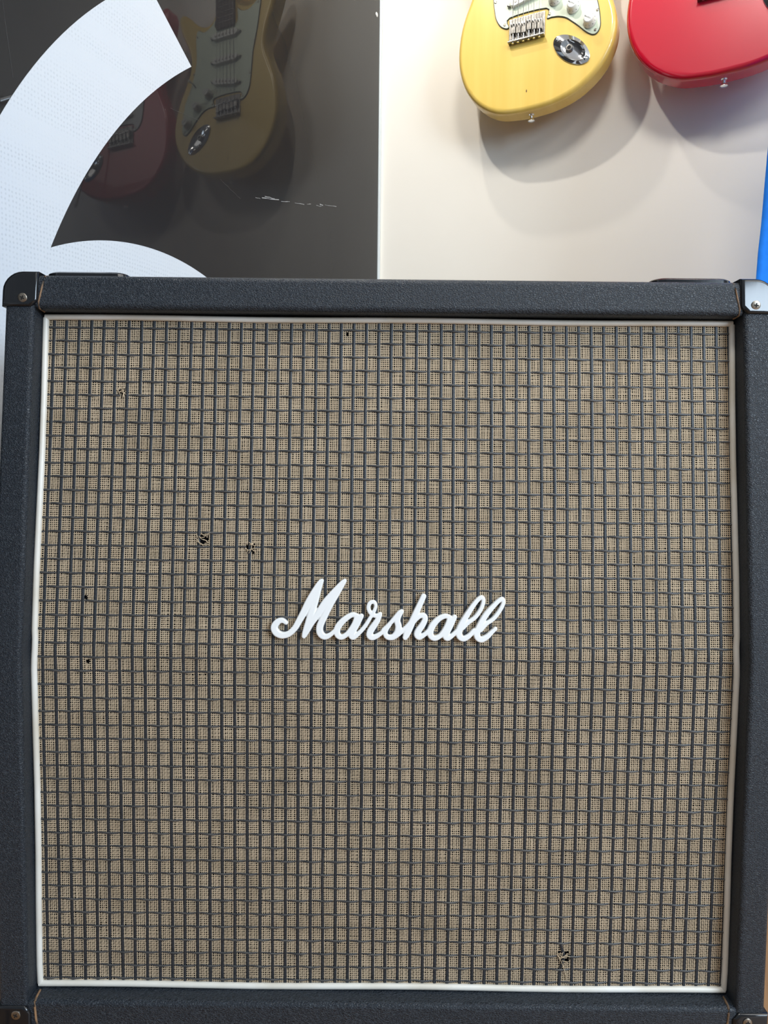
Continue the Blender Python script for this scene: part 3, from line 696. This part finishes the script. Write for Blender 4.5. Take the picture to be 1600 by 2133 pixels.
    slab_body('headstock', [GP(*p) for p in smooth_loop(HS, 3)], -TB + 0.016, -TB + 0.001, 0.002, M['maple'], root, 2)
    for i in range(6): cyl('tuner_post', M['chrome'], root, -26 + i * 6.5, 855 + i * 24, -TB + 0.001, -TB - 0.010, 0.0045, 12)
    if arm:
        bm = bmesh.new()
        P = [(44, 158, 0.003), (47, 155, 0.014), (56, 140, 0.026), (70, 105, 0.034), (86, 55, 0.040), (98, 12, 0.044), (102, 2, 0.044)]
        tube(bm, [(u * SU, yF - y, v * SV) for u, v, y in P], 0.0030, 10); from_bm('tremolo_arm', bm, M['chrome'], root, 60)
        bm = bmesh.new(); tube(bm, [(100 * SU, yF - 0.044, 6 * SV), (104 * SU, yF - 0.045, -4 * SV), (109 * SU, yF - 0.0455, -18 * SV)], [0.0035, 0.0052, 0.004], 12); from_bm('arm_tip', bm, M['cream_plastic'], root, 50)
    else:
        for u, v in ((30, 18), (-2, 38)):
            x, zz = GP(u, v); bm = bmesh.new(); lathe(bm, [(0.0022, -0.0005), (0.0020, 0.0003)], 8, Matrix.Translation((x, yF + (0.0035 if v < 30 else 0), zz)) @ Matrix.Diagonal((0.7, 1, 1.6, 1)) @ FRONT)
            from_bm('finish_chip', bm, M['chip'], root)
    # wall hanger holding the headstock
    hg = empty('guitar_hanger', room(s, 0, z + 0.835 * SV * 1000), -PHI)
    rbox('hanger_block', M['rosewood'], hg, -0.05, 0.05, -0.018, 0.0, -0.03, 0.06, 0.004, 2)
    bm = bmesh.new(); yh = -(d_gap + TB + 0.004)
    tube(bm, [(0, -0.016, 0.01), (0, -0.030, 0.012), (0, -(d_gap - 0.012), 0.012)], 0.005, 10); from_bm('hanger_stem', bm, M['rubber'], hg, 60)
    for q in (-1, 1):
        bm = bmesh.new(); tube(bm, [(0, -(d_gap - 0.012), 0.012), (q * 0.02, -(d_gap - 0.012), 0.012), (q * 0.041, -d_gap - 0.02, 0.004), (q * 0.041, yh - 0.02, 0.0), (q * 0.041, yh - 0.028, 0.008)], 0.0055, 10); from_bm('hanger_fork', bm, M['rubber'], hg, 60)
    return root, hg
ZG = H + 0.811
g1, h1 = guitar(0.421, ZG, 0.056, M['yellow'], M['mint'], 'pale yellow electric guitar with mint pickguard hanging on the cream wall', False)
tag(h1, 'wall hanger holding the yellow guitar by its headstock', 'hanger')
g2, h2 = guitar(0.819, ZG - 0.009, 0.056, M['red'], M['whiteguard'], 'glossy red electric guitar with chrome arm hanging right of the yellow one', True, 1.12)
tag(h2, 'wall hanger holding the red guitar by its headstock', 'hanger')

# ------------------------------------------------------------------ blue cloth on a rail at the right end of the wall
RD, RZ = 0.40, H + 0.98
rail = empty('hanging_rail', room(1.25, 0, RZ), -PHI)
tag(rail, 'chrome hanging rail carrying the blue cloth beside the red guitar', 'rail')
bm = bmesh.new(); tube(bm, [(-0.36, -RD, 0), (0.46, -RD, 0)], 0.011, 14); from_bm('rail_bar', bm, M['chrome'], rail, 50)
for x in (0.28, 0.43):
    bm = bmesh.new(); tube(bm, [(x, 0, 0), (x, -RD, 0)], 0.008, 10); from_bm('bracket_arm', bm, M['chrome'], rail, 50)
    bm = bmesh.new(); lathe(bm, [(0.028, 0), (0.026, 0.006), (0.010, 0.010)], 20, Matrix.Translation((x, 0, 0)) @ FRONT); from_bm('wall_flange', bm, M['chrome'], rail, 40)
nu, nv = 70, 60; V = []; F = []; ZTOP = RZ - 0.040
for j in range(nv + 1):
    z = ZTOP - 0.92 * (1 - j / nv); zr = z - H
    e = np.interp(zr, [-0.1, 0.32, 0.36, 0.40, 0.46, 0.54, 0.98], [0.885, 0.8916, 0.8930, 0.8957, 0.898, 0.902, 0.920])
    drop = min(1.0, (ZTOP - z) / 0.35)
    for i in range(nu + 1):
        t_ = i / nu; s_ = e + t_ * 0.60
        d_ = RD + drop * (0.012 * math.sin(t_ * 26 + 1.2 * math.sin(zr * 4)) + 0.004 * math.sin(t_ * 61 + zr * 9))
        V.append((s_, -d_, z))
for j in range(nv):
    for i in range(nu):
        a = j * (nu + 1) + i; F.append((a, a + 1, a + nu + 2, a + nu + 1))
bc = np_mesh('blue_cloth', V, F, M['blue'])
bc.location = RL; bc.rotation_euler = RR
md = bc.modifiers.new('thickness', 'SOLIDIFY'); md.thickness = 0.002; md.offset = 0
tag(bc, 'bright blue cloth hanging from the rail beside the red guitar', 'cloth')
for t_ in (0.04, 0.28, 0.52, 0.76, 0.97):
    x = 0.919 + t_ * 0.60; bm = bmesh.new()
    tube(bm, [(x, -RD, RZ - 0.046), (x, -RD, RZ - 0.026), (x, -RD - 0.012, RZ - 0.010), (x, -RD - 0.0135, RZ + 0.002), (x, -RD - 0.009, RZ + 0.012), (x, -RD, RZ + 0.0145), (x, -RD + 0.010, RZ + 0.011), (x, -RD + 0.0135, RZ + 0.001)], 0.0022, 8)
    from_bm('clip', bm, M['chrome'], bc, 60)
